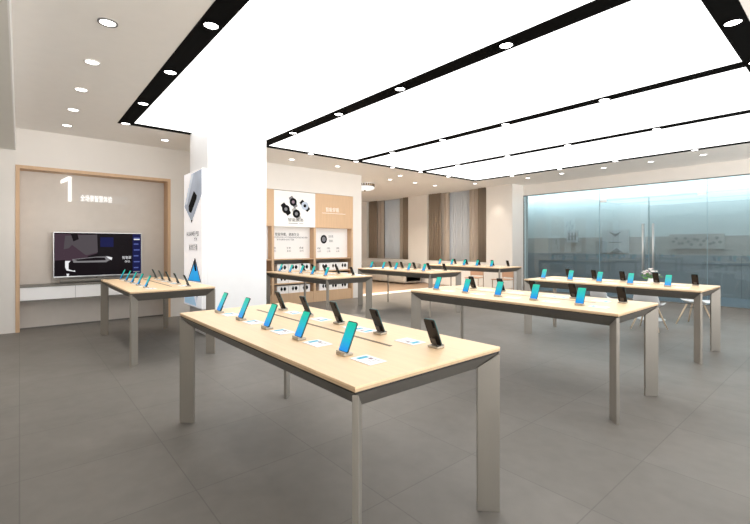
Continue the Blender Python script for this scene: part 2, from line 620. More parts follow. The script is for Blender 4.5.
# soffit over the left edge and header above the glass
b = MB(); b.box(XE, 4.0, -2.5, -0.061, 3.029, CZ); struct('ceiling_soffit', b, M['wall_grey'], 'lowered grey soffit at the top left of the photo', 'soffit')
b = MB(); b.box(XE, 4.0, -0.061, -0.050, 3.029, CZ); struct('trim_soffit', b, M['white'], 'thin white edge strip of the soffit', 'trim')
b = MB(); b.box(XC, 4.0, YG - 0.03, YG + 0.20, 3.07, CZ); struct('wall_header', b, M['wall'], 'white bulkhead above the glass front', 'wall')

# ceiling: beige field around the luminous ceiling
GX0, GX1 = -7.725, -0.655
GY0, GY1 = 1.187, 10.575
b = MB()
b.box(-15.2, GX0, -2.5, 12.8, CZ, CZ + 0.15)
b.box(GX1, 4.2, -2.5, 12.8, CZ, CZ + 0.15)
b.box(GX0, GX1, -2.5, GY0, CZ, CZ + 0.15)
b.box(GX0, GX1, GY1, 12.8, CZ, CZ + 0.15)
b.box(GX0, GX1, GY0, GY1, CZ + 0.05, CZ + 0.15)
struct('ceiling', b, M['ceiling'], 'warm white plaster ceiling', 'ceiling')
strips = [(1.187, 1.392), (3.492, 3.706), (5.853, 6.03), (8.006, 8.19), (10.41, 10.575)]
b = MB()
for y0, y1 in strips:
    b.box(GX0, GX1, y0, y1, CZ - 0.004, CZ + 0.05)
for x0, x1 in ((GX0, -7.585), (-0.85, GX1)):
    for k in range(4):
        b.box(x0, x1, strips[k][1], strips[k + 1][0], CZ - 0.004, CZ + 0.05)
struct('trim_lighting_track', b, M['black'], 'black recessed track grid framing the luminous ceiling', 'trim')
PL = ['nearest the left edge, widest in view', 'second from the left track', 'third from the left track', 'farthest, beside the glass front']
for k in range(4):
    b = MB(); b.box(-7.583, -0.852, strips[k][1] + 0.001, strips[k + 1][0] - 0.001, CZ + 0.004, CZ + 0.03)
    o = b.build('ceiling_light_panel', M['panel_light'])
    tag(o, 'luminous white ceiling panel between black tracks, ' + PL[k], 'ceiling light', 'luminous ceiling panels')


# ------------------------------------------------------------------ downlights
def make_downlight(trim):
    t = thing('downlight', 'x', 'downlight')
    a = MB(); a.lathe([(0.078, 0.0), (0.078, -0.008), (0.064, -0.010), (0.060, 0.0)], seg=24)
    a.build('trim_ring', trim, t, True)
    a = MB(); a.lathe([(0.0, -0.004), (0.0605, -0.004), (0.0605, -0.001), (0.0, -0.001)], seg=24)
    a.build('lens', M['lens'], t)
    return t


dl_white = make_downlight(M['trim_white'])
dl_black = make_downlight(M['black'])
dl_grey = make_downlight(M['trim_grey'])
first_used = {}


def downlight(proto, x, y, z, label, group):
    if proto.name not in first_used:
        first_used[proto.name] = 1
        proto.location = (x, y, z)
        proto['label'] = label
        proto['group'] = group
        return proto
    return dup(proto, (x, y, z), 0, label, group)


TX = [-7.655, -6.42, -5.06, -3.75, -2.265, -0.752]
TY = [1.29, 3.60, 5.942, 8.10, 10.49]
TN = ['leftmost black ceiling track', 'second black ceiling track', 'middle black ceiling track', 'fourth black ceiling track', 'black ceiling track nearest the glass front']
for j, y in enumerate(TY):
    for i, x in enumerate(TX):
        if j == 0 and i > 3 or (j in (1,) and i in (0, 5)) or (j == 4 and i in (0, 5)) or (j == 3 and i == 5):
            continue
        downlight(dl_black, x, y, CZ - 0.005, 'round downlight in %s, %s from its far end' % (TN[j], ORD[i]), 'downlights in the black tracks')
for i, y in enumerate((4.72, 7.08, 9.24)):
    downlight(dl_black, -7.655, y, CZ - 0.005, 'round downlight in the far cross track, %s from the column' % ORD[i], 'downlights in the black tracks')
downlight(dl_black, -0.752, 4.74, CZ - 0.005, 'large looking round downlight in the black cross track at top right', 'downlights in the black tracks')
for i, x in enumerate((-4.30, -5.33, -6.36, -7.38, -8.41)):
    lab = 'round downlight in plain ceiling left of the black track, %s from the front' % ORD[i]
    if i == 0:
        downlight(dl_grey, x, 0.588, CZ, 'grey rimmed downlight in plain ceiling at top left, largest of its row', 'downlights in the plain ceiling at left')
    else:
        downlight(dl_white, x, 0.588, CZ, lab, 'downlights in the plain ceiling at left')
    spot_light('downlight_beam', (x, 0.588, CZ - 0.03), SPOT_POWER * 1.1, (1, 0.93, 0.86), 1.7)
EW = [(-8.41, 2.05, 'above the right end of the television niche'), (-8.44, 4.70, 'above the left part of the watch shelves'),
      (-8.44, 5.97, 'above the right part of the watch shelves'), (-8.44, 8.10, 'just right of the end wall corner'),
      (-9.14, 8.36, 'in the ceiling before the lounge, left of three'), (-9.08, 9.35, 'in the ceiling before the lounge, middle of three'),
      (-9.11, 10.32, 'in the ceiling before the lounge, right of three'), (-8.00, 10.95, 'in the ceiling before the right curtained window')]
for x, y, s in EW:
    downlight(dl_white, x, y, CZ, 'small white downlight ' + s, 'downlights in the plain ceiling along the end')
    if y < 7 or x > -8.1:
        spot_light('downlight_beam', (x, y, CZ - 0.03), SPOT_POWER * 0.5)
    else:
        spot_light('downlight_beam', (x, y, CZ - 0.03), SPOT_POWER * 3.3)
for i, x in enumerate((-6.34, -5.35, -4.28, -3.25, -2.27)):
    downlight(dl_white, x, 11.2, CZ, 'small white downlight above the glass front, %s from the white pier' % ORD[i], 'downlights above the glass front')
    spot_light('downlight_beam', (x, 11.2, CZ - 0.03), SPOT_POWER * 0.5)
spot_light('downlight_beam', (-7.8, 11.55, CZ - 0.02), SPOT_POWER * 1.4, size=1.2)

# ------------------------------------------------------------------ glass front
GT = 3.05
DX = (-4.905, -3.69, -2.475)
DZ = 2.70


def pane(name, x0, x1, z0, z1, label):
    a = MB(); a.box(x0, x1, YG - 0.006, YG + 0.006, z0, z1)
    o = struct(name, a, M['glass'], label, 'glass panel')
    return o


def joint(parent, x0, x1, z0, z1, nm='glass_joint'):
    a = MB(); a.box(x0, x1, YG - 0.008, YG + 0.008, z0, z1)
    return a.build(nm, M['glass_edge'], parent)


p1 = pane('window_3', XC + 0.02, DX[0] - 0.008, 0.02, GT, 'fixed glass panel left of the glass doors')
joint(p1, DX[0] - 0.012, DX[0] - 0.004, 0.02, GT)
p2 = pane('window_4', DX[0], DX[2], DZ + 0.012, GT, 'glass transom above the double doors')
joint(p2, DX[0], DX[2], DZ + 0.002, DZ + 0.012)
p3 = pane('window_5', DX[2] + 0.008, 3.98, 0.02, GT, 'fixed glass panel right of the glass doors')
joint(p3, DX[2] + 0.002, DX[2] + 0.010, 0.02, GT)
a = MB(); a.box(XC, 4.0, YG - 0.025, YG + 0.025, GT, 3.07); struct('trim_glass_head', a, M['metal_dark'], 'dark metal channel along the top of the glass front', 'trim')
a = MB(); a.box(XC, 4.0, YG - 0.02, YG + 0.02, 0.0, 0.02); struct('trim_glass_foot', a, M['metal_dark'], 'metal channel along the foot of the glass front', 'trim')
a = MB(); a.box(XC - 0.005, XC + 0.018, YG - 0.03, YG + 0.03, 0.02, GT); struct('trim_glass_side', a, M['metal'], 'metal channel at the left end of the glass front', 'trim')
for k in range(2):
    x0, x1 = DX[k] + 0.006, DX[k + 1] - 0.004
    a = MB(); a.box(x0, x1, YG - 0.006, YG + 0.006, 0.03, DZ)
    d = struct('door_%d' % (k + 1), a, M['glass'], ['left leaf of the glass double door', 'right leaf of the glass double door'][k], 'door')
    hx = (-3.815, -3.585)[k]
    h = MB()
    for s in (-1, 1):
        h.tube((hx, YG + s * 0.055, 0.78), (hx, YG + s * 0.055, 2.02), 0.019, seg=14)
        for z in (0.95, 1.85):
            h.tube((hx, YG + s * 0.007, z), (hx, YG + s * 0.055, z), 0.010, seg=8)
    h.build('door_handle', M['chrome'], d, True)
    fx = (x0 + 0.09, x1 - 0.09)[k]
    f = MB(); f.box(fx - 0.09, fx + 0.09, YG - 0.02, YG + 0.02, DZ - 0.035, DZ + 0.03, bev=0.003)
    f.build('patch_fitting', M['white'], d)
    f = MB(); f.box(fx - 0.09, fx + 0.09, YG - 0.02, YG + 0.02, 0.021, 0.10, bev=0.003)
    f.build('patch_fitting', M['chrome'], d)
    joint(d, (x1 - 0.006, x0 - 0.002)[k], (x1, x0 + 0.004)[k], 0.03, DZ)

# the mall walkway beyond the glass
YM = 15.0
b = MB(); b.box(-9.3, 8, 12.66, YM, -0.12, 0.0); struct('floor_walkway', b, M['mall_floor'], 'blue grey floor of the walkway outside the glass', 'floor')
b = MB(); b.box(-9.3, 8, YM, YM + 0.2, 0, 3.9); struct('wall_walkway', b, M['mall_wall'], 'pale wall across the walkway outside the glass', 'wall')
b = MB(); b.box(-9.3, 8, YM - 0.06, YM - 0.002, 0, 1.16); struct('wall_walkway_dado', b, M['mall_dado'], 'blue grey stone dado across the walkway', 'wall')
b = MB()
for x in (-8.9, -6.7, -5.55, -4.1, -2.2, -0.6, 1.4):
    b.box(x, x + 0.02, YM - 0.066, YM - 0.06, 0, 1.16)
b.box(-9.3, 8, YM - 0.066, YM - 0.06, 0.90, 0.915)
struct('trim_walkway_joints', b, M['mall_line'], 'dark joints in the blue grey stone dado', 'trim')
b = MB(); b.box(-9.3, 8, 12.78, YM + 0.2, 3.75, 3.9); struct('ceiling_walkway', b, M['wall_grey'], 'ceiling of the walkway outside', 'ceiling')
b = MB(); b.box(-9.4, -9.2, 12.71, YM, 0, 3.9); b.box(7.8, 8.0, 12.66, YM, 0, 3.9); b.box(-9.2, XC - 0.01, 12.71, 12.86, 0, 3.75); b.box(4.0, 7.8, 12.66, 12.8, 0, 3.75)
struct('wall_walkway_ends', b, M['mall_brown'], 'end walls of the walkway outside', 'wall')

b = MB(); b.box(-9.3, 8, YM - 0.03, YM - 0.002, 1.16, 1.72); struct('wall_walkway_panel', b, M['mall_brown'], 'brown grey panel band across the walkway', 'wall')  # brown band painted in for the dim reflections in the glass

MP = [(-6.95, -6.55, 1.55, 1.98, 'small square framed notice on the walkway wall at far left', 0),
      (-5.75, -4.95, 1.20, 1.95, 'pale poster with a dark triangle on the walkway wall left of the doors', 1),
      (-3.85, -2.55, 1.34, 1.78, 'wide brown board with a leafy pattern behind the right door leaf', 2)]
for x0, x1, z0, z1, lab, kd in MP:  # boards and their marks stand in for faint reflections in the glass
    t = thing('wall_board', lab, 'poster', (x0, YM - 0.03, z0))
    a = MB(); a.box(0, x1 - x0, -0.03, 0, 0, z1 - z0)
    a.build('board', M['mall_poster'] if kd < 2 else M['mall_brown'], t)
    a = MB()
    w, h = x1 - x0, z1 - z0
    if kd == 0:
        for k in range(3):
            a.box(0.06 + k * 0.11, 0.10 + k * 0.11, -0.034, -0.03, 0.08, h - 0.08)
        a.box(0.06, w - 0.06, -0.034, -0.03, h * 0.5, h * 0.5 + 0.03)
    elif kd == 1:
        a.prism([(w * .3, -0.03, 0.01), (w * .8, -0.03, 0.01), (w * .55, -0.03, .16)], (0, -0.004, 0))
        a.prism([(w * .25, -0.03, h - .05), (w * .5, -0.03, h - .22), (w * .75, -0.03, h - .05), (w * .5, -0.03, h - .12)], (0, -0.004, 0))
        a.box(w * .25, w * .75, -0.034, -0.03, h * .45, h * .48)
    else:
        for k in range(16):
            cx_ = 0.1 + (w - 0.2) * k / 15
            cz_ = h * (0.5 + 0.22 * math.sin(k * 1.9))
            a.prism([(cx_ - .05, -0.03, cz_), (cx_, -0.03, cz_ + .05), (cx_ + .06, -0.03, cz_ + .01), (cx_ + .01, -0.03, cz_ - .05)], (0, -0.004, 0))
    a.build('printed_pattern', M['mall_mark'], t)


# ------------------------------------------------------------------ curtains
def drape(name, x0, x1, y, z0, z1, m, label, waves, amp, group):
    n = max(12, int(waves * 10))
    t = tag(bpy.data.objects.new(name, None), label, 'curtain', group)
    a = MB()
    rows = []
    for r in range(3):
        z = z1 + (z0 - z1) * r / 2
        row = []
        for i in range(n + 1):
            u = i / n
            ph = u * waves * 2 * PI
            yy = y + amp * math.sin(ph) * (0.85 + 0.3 * r / 2)
            row.append(a.bm.verts.new((x0 + (x1 - x0) * u + amp * 0.35 * math.sin(2 * ph), yy, z)))
        rows.append(row)
    for r in range(2):
        for i in range(n):
            f = a.bm.faces.new([rows[r][i], rows[r][i + 1], rows[r + 1][i + 1], rows[r + 1][i]])
    bpy.data.objects.remove(t)
    o = a.build(name, m, None, True)
    md = o.modifiers.new('thick', 'SOLIDIFY')
    md.thickness = 0.004
    tag(o, label, 'curtain', group)
    return o


CW = [('far left window', (-14.50, -13.92, -13.56, -12.60, -12.30, -11.95)), ('right window', (-10.88, -10.25, -9.94, -9.06, -8.62, -8.26))]
for wi, (wn_, xs) in enumerate(CW):
    yb = YW + 0.07
    drape('curtain', xs[0], xs[1], yb, SILL + 0.012, CZ - 0.002, M['curtain_dark'], 'dark taupe curtain at the left edge of the ' + wn_, 5, 0.06, 'window curtains')
    drape('curtain', xs[1] - 0.22, xs[2], yb + 0.11, SILL + 0.012, CZ - 0.002, M['curtain_mid'], 'beige curtain left of the pale sheer in the ' + wn_, 2.6, 0.02, 'window curtains')
    drape('sheer_curtain', xs[2] - 0.03, xs[3] + 0.03, yb + 0.16, SILL + 0.012, CZ - 0.002, M['curtain_sheer'], 'pale blue white sheer in the middle of the ' + wn_, 9, 0.018, 'sheer curtains')
    drape('curtain', xs[3], xs[4] + 0.05, yb + 0.11, SILL + 0.012, CZ - 0.002, M['curtain_mid'], 'beige curtain right of the pale sheer in the ' + wn_, 3.2, 0.02, 'window curtains')
    drape('curtain', xs[4], xs[5], yb, SILL + 0.012, CZ - 0.002, M['curtain_dark'], 'dark taupe curtain at the right edge of the ' + wn_, 3.5, 0.06, 'window curtains')

# ------------------------------------------------------------------ display tables
TW, TD, TH = 2.35, 1.00, 0.896


def make_table():
    t = thing('display_table', 'x', 'table')
    hw, hd = TW / 2, TD / 2
    a = MB(); a.box(-hw, hw, -hd, hd, TH - 0.011, TH, bev=0.002); a.build('tabletop', M['wood_top'], t)
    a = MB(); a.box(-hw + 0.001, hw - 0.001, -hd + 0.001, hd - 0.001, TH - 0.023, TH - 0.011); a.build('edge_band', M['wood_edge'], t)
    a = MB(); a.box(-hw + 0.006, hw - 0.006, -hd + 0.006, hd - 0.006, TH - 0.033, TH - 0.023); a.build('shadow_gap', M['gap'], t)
    # bevelled apron: an inverted frustum
    i0, i1, z0, z1 = 0.004, 0.092, TH - 0.122, TH - 0.033
    a = MB()
    top = [a.bm.verts.new(p) for p in ((-hw + i0, -hd + i0, z1), (hw - i0, -hd + i0, z1), (hw - i0, hd - i0, z1), (-hw + i0, hd - i0, z1))]
    bot = [a.bm.verts.new(p) for p in ((-hw + i1, -hd + i1, z0), (hw - i1, -hd + i1, z0), (hw - i1, hd - i1, z0), (-hw + i1, hd - i1, z0))]
    a._faces(top, [(0, 1, 2, 3)]); a._faces(bot, [(3, 2, 1, 0)])
    for k in range(4):
        j = (k + 1) % 4
        a._faces([top[k], top[j], bot[j], bot[k]], [(0, 1, 2, 3)])
    a.build('apron', M['metal_dark'], t)  # darker steel than the legs, for the shade on its down-facing sides
    for sx in (-1, 1):
        for sy in (-1, 1):
            c = Vector((sx * (hw - 0.002), sy * (hd - 0.002), 0))
            d = Vector((-sx, -sy, 0)).normalized()
            n = Vector((-d.y, d.x, 0)) * 0.013
            a = MB()
            pts = []
            for s, z in ((0.002, 0.0), (0.122, 0.0), (0.122, TH - 0.115), (0.002, TH - 0.034)):
                pts.append(c + d * s - n + Vector((0, 0, z)))
            a.prism(pts, n * 2)
            a.build('leg', M['metal'], t, bevel=0.002)
    a = MB(); a.box(-0.92, 0.78, 0.044, 0.066, TH - 0.01, TH + 0.0012); a.build('cable_slot', M['slot'], t)
    return t


# (centre x, centre y, what it is called, label)
TABLES = [
    (-2.47, 1.50, 'large front table', 'large maple topped display table in the foreground with steel blade legs'),
    (-2.47, 4.18, 'right middle table', 'maple topped display table at middle right, behind the foreground table'),
    (-2.47, 6.82, 'table nearest glass doors', 'maple topped display table nearest the glass doors'),
    (-6.83, 1.50, 'table before television', 'maple topped display table in front of the television niche'),
    (-7.04, 4.43, 'table before watch shelves', 'maple topped display table in front of the watch shelves'),
    (-6.83, 6.76, 'table before sofa', 'maple topped display table behind the shelf table, before the sofa'),
    (-6.98, 9.45, 'rearmost table by curtains', 'rearmost maple topped display table before the right curtained window'),
]
t0 = make_table()
for i, (x, y, nm, lab) in enumerate(TABLES):
    if i == 0:
        t0.location = (x, y, 0); t0['label'] = lab; t0['group'] = 'display tables'
    else:
        dup(t0, (x, y, 0), 0, lab, 'display tables')


# ------------------------------------------------------------------ phones, stands and cards
TILT = math.radians(24)


def make_stand():
    t = thing('phone_stand', 'x', 'phone stand')
    a = MB(); a.box(-0.037, 0.037, -0.026, 0.030, 0.0, 0.014, bev=0.004); a.build('base', M['stand'], t)
    a = MB(); a.box(-0.037, 0.037, -0.025, -0.017, 0.0135, 0.022, bev=0.002); a.build('front_lip', M['stand'], t)
    R_ = Matrix.Translation((0, 0.0045, 0.014)) @ Matrix.Rotation(-TILT, 4, 'X')
    a = MB(); a.box(-0.016, 0.016, 0.0035, 0.0075, 0.0, 0.045, bev=0.0015, mtx=R_); a.build('back_support', M['stand_dark'], t)
    return t


def make_phone():
    t = thing('phone', 'x', 'phone')
    # local: bottom centre of the phone at origin, screen towards -Y, leaning to +Y
    R_ = Matrix.Rotation(-TILT, 4, 'X')

    def rounded(w, h, r, y0, y1, zoff=0.0):
        pts = []
        for cx_, cz_, a0 in ((w / 2 - r, r, -90), (w / 2 - r, h - r, 0), (-w / 2 + r, h - r, 90), (-w / 2 + r, r, 180)):
            for k in range(4):
                an = math.radians(a0 + 30 * k)
                pts.append(R_ @ Vector((cx_ + r * math.cos(an), y0, cz_ + r * math.sin(an) + zoff)))
        return pts, R_.to_3x3() @ Vector((0, y1 - y0, 0))
    a = MB(); a.prism(*rounded(0.076, 0.158, 0.010, -0.0035, 0.001)); a.build('frame', M['phone_frame'], t)
    a = MB(); a.prism(*rounded(0.0755, 0.1575, 0.010, 0.001, 0.0045)); a.build('back_shell', M['phone_back'], t)
    a = MB(); a.prism(*rounded(0.071, 0.150, 0.008, -0.0042, -0.0034, 0.003)); a.build('screen', M['phone_screen'], t)
    a = MB(); a.box(-0.030, -0.016, 0.0044, 0.0062, 0.110, 0.148, bev=0.0007, mtx=R_); a.build('camera_bump', M['ink'], t)
    return t


def make_card():
    a = MB()
    a.mi = 0; a.box(-0.078, 0.078, -0.054, 0.054, 0, 0.003, bev=0.001)
    a.mi = 1; a.box(-0.060, -0.030, -0.030, 0.034, 0.003, 0.0034)
    a.mi = 2; a.box(-0.020, 0.004, 0.012, 0.034, 0.003, 0.0034)
    a.mi = 3
    for k in range(3):
        a.box(0.014, 0.058 - 0.012 * k, 0.024 - 0.018 * k, 0.028 - 0.018 * k, 0.003, 0.0033)
    o = a.build('price_card', [M['card'], M['ink_teal'], M['ink_plum'], M['ink_grey']])
    tag(o, 'x', 'card')
    return o


stand0, phone0, card0 = make_stand(), make_phone(), make_card()
used = False
TEAL = [0.20, 0.64, 1.07, 1.485, 1.935]
DARK = [0.41, 0.82, 1.235, 1.675, 2.135]
GS, GP, GC = 'phone stands on the display tables', 'display phones on stands', 'product cards on the tables'


def put(kind, loc, rz, label, group):
    global used
    src = {'s': stand0, 'p': phone0, 'c': card0}[kind]
    if src['label'] == 'x':
        src.location = loc; src.rotation_euler = (0, 0, rz); src['label'] = label; src['group'] = group
        return src
    return dup(src, loc, rz, label, group)


for (cx_, cy_, nm, lab) in TABLES:
    lx, ny = cx_ - TW / 2, cy_ - TD / 2
    for i in range(5):
        for side in (0, 1):
            x = lx + (TEAL, DARK)[side][i]
            y = ny + (0.250, 0.720)[side]
            rz = (0, PI)[side]
            row = ('near row', 'far row')[side]
            o_ = nm
            put('s', (x, y, TH), rz, 'metal stand under the %s phone from left in %s, %s' % (ORD[i], row, o_), GS)
            dy = -0.0055 if side == 0 else 0.0055
            ps = 'teal screened' if side == 0 else 'black backed'
            put('p', (x, y + dy, TH + 0.0165), rz, '%s phone, %s from left in %s, %s' % (ps, ORD[i], row, o_), GP)
            if side == 0 or i < 5:
                xc = x + (0.155 if side == 0 else -0.17 + 0.0)
                if side == 1:
                    xc = x + 0.16 if i < 4 else x - 0.19
                    if i == 3:
                        xc = x - 0.15
                    if i < 3:
                        xc = x + 0.19
                yc = y + (0.03, -0.01)[side]
                put('c', (xc, yc, TH + 0.0004), rz, 'white card beside the %s phone from left in %s, %s' % (ORD[i], row, o_), GC)

# ------------------------------------------------------------------ television niche
t = thing('floating_cabinet', 'long white floating cabinet with dark top spanning the television niche', 'cabinet', (XE, 1.14, 0.50))
a = MB(); a.box(-0.262, -0.02, -1.134, 1.134, 0.018, 0.235); a.build('body', M['white'], t)
a = MB(); a.box(-0.264, -0.012, -1.135, 1.135, 0.235, 0.272); a.build('top', M['metal_dark'], t)
a = MB(); a.box(-0.264, -0.014, -1.135, 1.135, 0.0, 0.018); a.build('bottom_edge', M['metal_dark'], t)
a = MB(); a.box(-0.0205, -0.0185, -0.38, -0.376, 0.02, 0.233); a.box(-0.0205, -0.0185, 0.376, 0.38, 0.02, 0.233); a.build('door_gap', M['ink_grey'], t)

TVX = -9.27
t = thing('television', 'wide flat television with silver bezel showing a dark scene', 'television', (TVX, 1.145, 0.86))
y0, y1, z0, z1 = -0.694, 0.694, 0.015, 0.828
a = MB(); a.box(-0.045, 0.0, y0, y1, z0, z1, bev=0.004); a.build('bezel', M['tv_bezel'], t)
a = MB(); a.box(-0.10, -0.045, -0.3, 0.3, 0.15, 0.6); a.build('wall_mount', M['metal_dark'], t)
a = MB(); a.box(-0.002, 0.002, y0 + 0.012, y1 - 0.012, z0 + 0.022, z1 - 0.012); scr = a.build('screen', M['tv_black'], t)
a = MB(); a.box(-0.04, 0.03, -0.60, 0.62, -0.072, -0.014, bev=0.01)
a.box(-0.03, -0.01, -0.06, 0.06, -0.016, 0.02); a.build('soundbar', M['metal_dark'], t)


def tvpoly(m, pts, name='picture', d=0.0006):
    q = MB(); q.prism([(0.002 + d, y - 1.145, z - 0.86) for y, z in pts], (0.0006, 0, 0))
    return q.build(name, m, t if False else scr)


scr_polys = [
    ('tv_dark', [(0.47, 1.66), (1.12, 1.66), (1.12, 0.92), (0.47, 0.92)], .0),
    ('tv_plum', [(0.47, 1.66), (1.08, 1.64), (1.10, 1.30), (0.80, 1.20), (0.47, 1.18)], .0008),
    ('tv_grey', [(0.62, 1.62), (1.10, 1.65), (1.11, 1.32), (0.90, 1.26), (0.76, 1.42), (0.60, 1.38)], .0016),
    ('tv_dark', [(0.70, 1.66), (0.80, 1.66), (0.82, 1.56), (0.74, 1.52)], .0024),
    ('tv_plum', [(0.60, 1.30), (0.72, 1.46), (1.00, 1.20), (0.62, 1.16)], .0024),
    ('tv_mid', [(0.72, 1.20), (1.10, 1.24), (1.30, 1.24), (1.34, 1.20), (1.26, 1.145), (0.74, 1.15)], .0024),
    ('tv_dark', [(0.76, 1.19), (1.08, 1.225), (1.22, 1.22), (1.24, 1.17), (0.80, 1.165)], .0032),
    ('tv_white', [(1.24, 1.245), (1.34, 1.22), (1.33, 1.17), (1.28, 1.20)], .0040),
    ('tv_mid', [(0.74, 1.150), (1.25, 1.146), (1.25, 1.132), (0.74, 1.136)], .0032),
    ('tv_white', [(0.62, 1.17), (0.70, 1.17), (0.67, 1.13), (0.67, 1.02), (0.74, 0.99), (0.76, 1.00), (0.77, 0.97), (0.64, 1.00), (0.62, 1.06)], .0032),
    ('tv_white', [(0.64, 0.94), (0.68, 0.94), (0.67, 0.90), (0.645, 0.90)], .0032),
    ('tv_navy', [(1.15, 1.60), (1.36, 1.60), (1.36, 1.42), (1.15, 1.42)], .0008),
    ('tv_navy', [(1.68, 1.672), (1.822, 1.672), (1.822, 0.90), (1.68, 0.90)], .0008),
]
for k in range(6):
    zz = 1.60 - k * 0.115
    scr_polys.append(('tv_blue', [(1.70, zz), (1.80 - 0.02 * (k % 2), zz), (1.80 - 0.02 * (k % 2), zz - 0.022), (1.70, zz - 0.022)], .0016))
scr_polys.append(('tv_white', [(1.70, 1.575), (1.80, 1.575), (1.80, 1.555), (1.70, 1.555)], .0024))
scr_polys.append(('tv_mid', [(1.69, 0.945), (1.80, 0.945), (1.80, 0.925), (1.69, 0.925)], .0024))
for mname, pts, d in scr_polys:
    tvpoly(M[mname], pts, 'picture', d)
lettering('screen_caption', '智慧屏', 0.062, (0.0045, 1.505 - 1.145, 1.19 - 0.86), '+X', M['tv_white'], scr, 0.15, 0.0005)
lettering('screen_caption', '体验', 0.045, (0.0045, 1.545 - 1.145, 1.12 - 0.86), '+X', M['tv_white'], scr, 0.09, 0.0005)

NX = XE - 0.30
t = thing('niche_sign', 'raised white numeral 1 and caption above the television', 'sign', (NX, 0.60, 2.25))
a = MB(); a.prism([(0.002, 0.075, 0.0), (0.002, 0.125, 0.0), (0.002, 0.125, 0.455), (0.002, 0.075, 0.455), (0.002, -0.035, 0.375), (0.002, -0.035, 0.315), (0.002, 0.075, 0.375)], (0.012, 0, 0)); a.build('numeral', M['letter_lit'], t)
lettering('caption', '全场景智慧体验', 0.125, (0.010, 0.26, 0.03), '+X', M['letter_lit'], t, 0.50, 0.003)
a = MB(); a.box(0.0, 0.006, 0.10, 1.02, 0.0, 0.008); a.box(0.0, 0.004, 0.24, 1.02, 0.008, 0.15); a.build('backing_bar', M['bar_clear'], t)

# ------------------------------------------------------------------ lightbox on the column
SX0, SX1 = -7.70, -6.767
t = thing('lightbox_sign', 'tall narrow white lightbox with phone pictures on the column side', 'sign', (SX0, 2.275, 0.44))
W_, Hh = SX1 - SX0, 2.23
a = MB(); a.box(0, W_, -0.088, -0.001, 0, Hh); a.build('cabinet', M['white'], t)
a = MB(); a.box(0.002, W_ - 0.004, -0.0905, -0.088, 0.004, Hh - 0.004); face = a.build('printed_face', M['sign_face'], t)


def sgpoly(m, pts, name, d=0.0):
    q = MB(); q.prism([(x - SX0, -0.0905 - d, z - 0.44) for x, z in pts], (0, -0.0008, 0))
    return q.build(name, m, face)


sgpoly(M['silver_print'], [(-7.30, 2.640), (-6.775, 2.655), (-6.772, 2.256), (-7.276, 1.834), (-7.682, 2.116)], 'printed_phone')
sgpoly(M['silver_light'], [(-7.30, 2.62), (-7.18, 2.63), (-7.52, 2.15), (-7.62, 2.15)], 'printed_highlight', .001)
sgpoly(M['ink'], [(-7.164, 2.344), (-7.009, 2.255), (-7.039, 2.196), (-7.3, 1.988), (-7.424, 2.021), (-7.441, 2.113)], 'printed_camera', .001)
sgpoly(M['ink'], [(-7.33, 1.87), (-7.22, 1.87), (-7.276, 1.815)], 'printed_corner', .001)
sgpoly(M['ink_grey'], [(-7.135, 1.24), (-7.08, 1.24), (-6.80, 0.868), (-7.50, 0.849)], 'printed_phone')
sgpoly(M['blue_print'], [(-7.115, 1.17), (-7.08, 1.17), (-6.85, 0.875), (-7.46, 0.86)], 'printed_phone_back', .001)
sgpoly(M['ink'], [(-7.13, 1.21), (-7.09, 1.21), (-7.02, 1.04), (-7.10, 1.02), (-7.15, 1.10)], 'printed_camera', .002)
sgpoly(M['blue_pale'], [(-7.66, 0.60), (-7.24, 0.72), (-7.02, 0.46), (-7.66, 0.46)], 'printed_reflection')
sgpoly(M['silver_print'], [(-7.0, 0.80), (-6.86, 0.78), (-7.05, 0.50)], 'printed_reflection', .001)
lettering('lettering', 'HUAWEI P20', 0.115, (-7.55 - SX0, -0.0915, 1.60 - 0.44), '-Y', M['ink'], face, 0.64, 0.0006)
lettering('lettering', '华为', 0.075, (-7.15 - SX0, -0.0915, 1.52 - 0.44), '-Y', M['ink'], face, 0.15, 0.0006)
lettering('lettering', '极致影像', 0.12, (-7.43 - SX0, -0.0915, 1.37 - 0.44), '-Y', M['ink_grey'], face, 0.46, 0.0006)

# ------------------------------------------------------------------ watch display shelf
t = thing('display_shelf', 'tall oak wall shelf unit with watch posters and rows of white boxes', 'shelf', (XE, 5.19, 0))
OY = 5.19


def sb(name, m, x0, x1, y0, y1, z0, z1, parent=None, bev=0):
    q = MB(); q.box(x0, x1, y0 - OY, y1 - OY, z0, z1, bev=bev)
    return q.build(name, m, parent or t)


BK = -0.56
posts = [(3.41, 3.47), (4.555, 4.618), (5.72, 5.785), (6.925, 6.98)]
for y0, y1 in posts:
    sb('upright', M['oak'], BK, 0.006, y0, y1, 0, 1.90)
sb('back_panel', M['shelf_grey'], BK - 0.02, BK, 3.41, 6.98, 0, 2.78)
sb('header_panel', M['oak'], BK, 0.0, 3.41, 4.618, 1.905, 2.785)
sb('header_panel', M['oak'], BK, 0.0, 5.765, 6.98, 1.905, 2.785)
bays = [(3.47, 4.555), (4.618, 5.72), (5.785, 6.925)]
hp = sb('header_poster', M['poster'], BK, 0.004, 4.618, 5.765, 1.905, 2.775)
for k, (y0, y1) in enumerate(bays):
    for z in (0.26, 0.515, 0.785, 1.105):
        sb('shelf_board', M['oak'], BK, 0.002, y0, y1, z - 0.012, z + 0.012)
    sb('base_drawer', M['oak'], BK, -0.002, y0, y1, 0.0, 0.248)
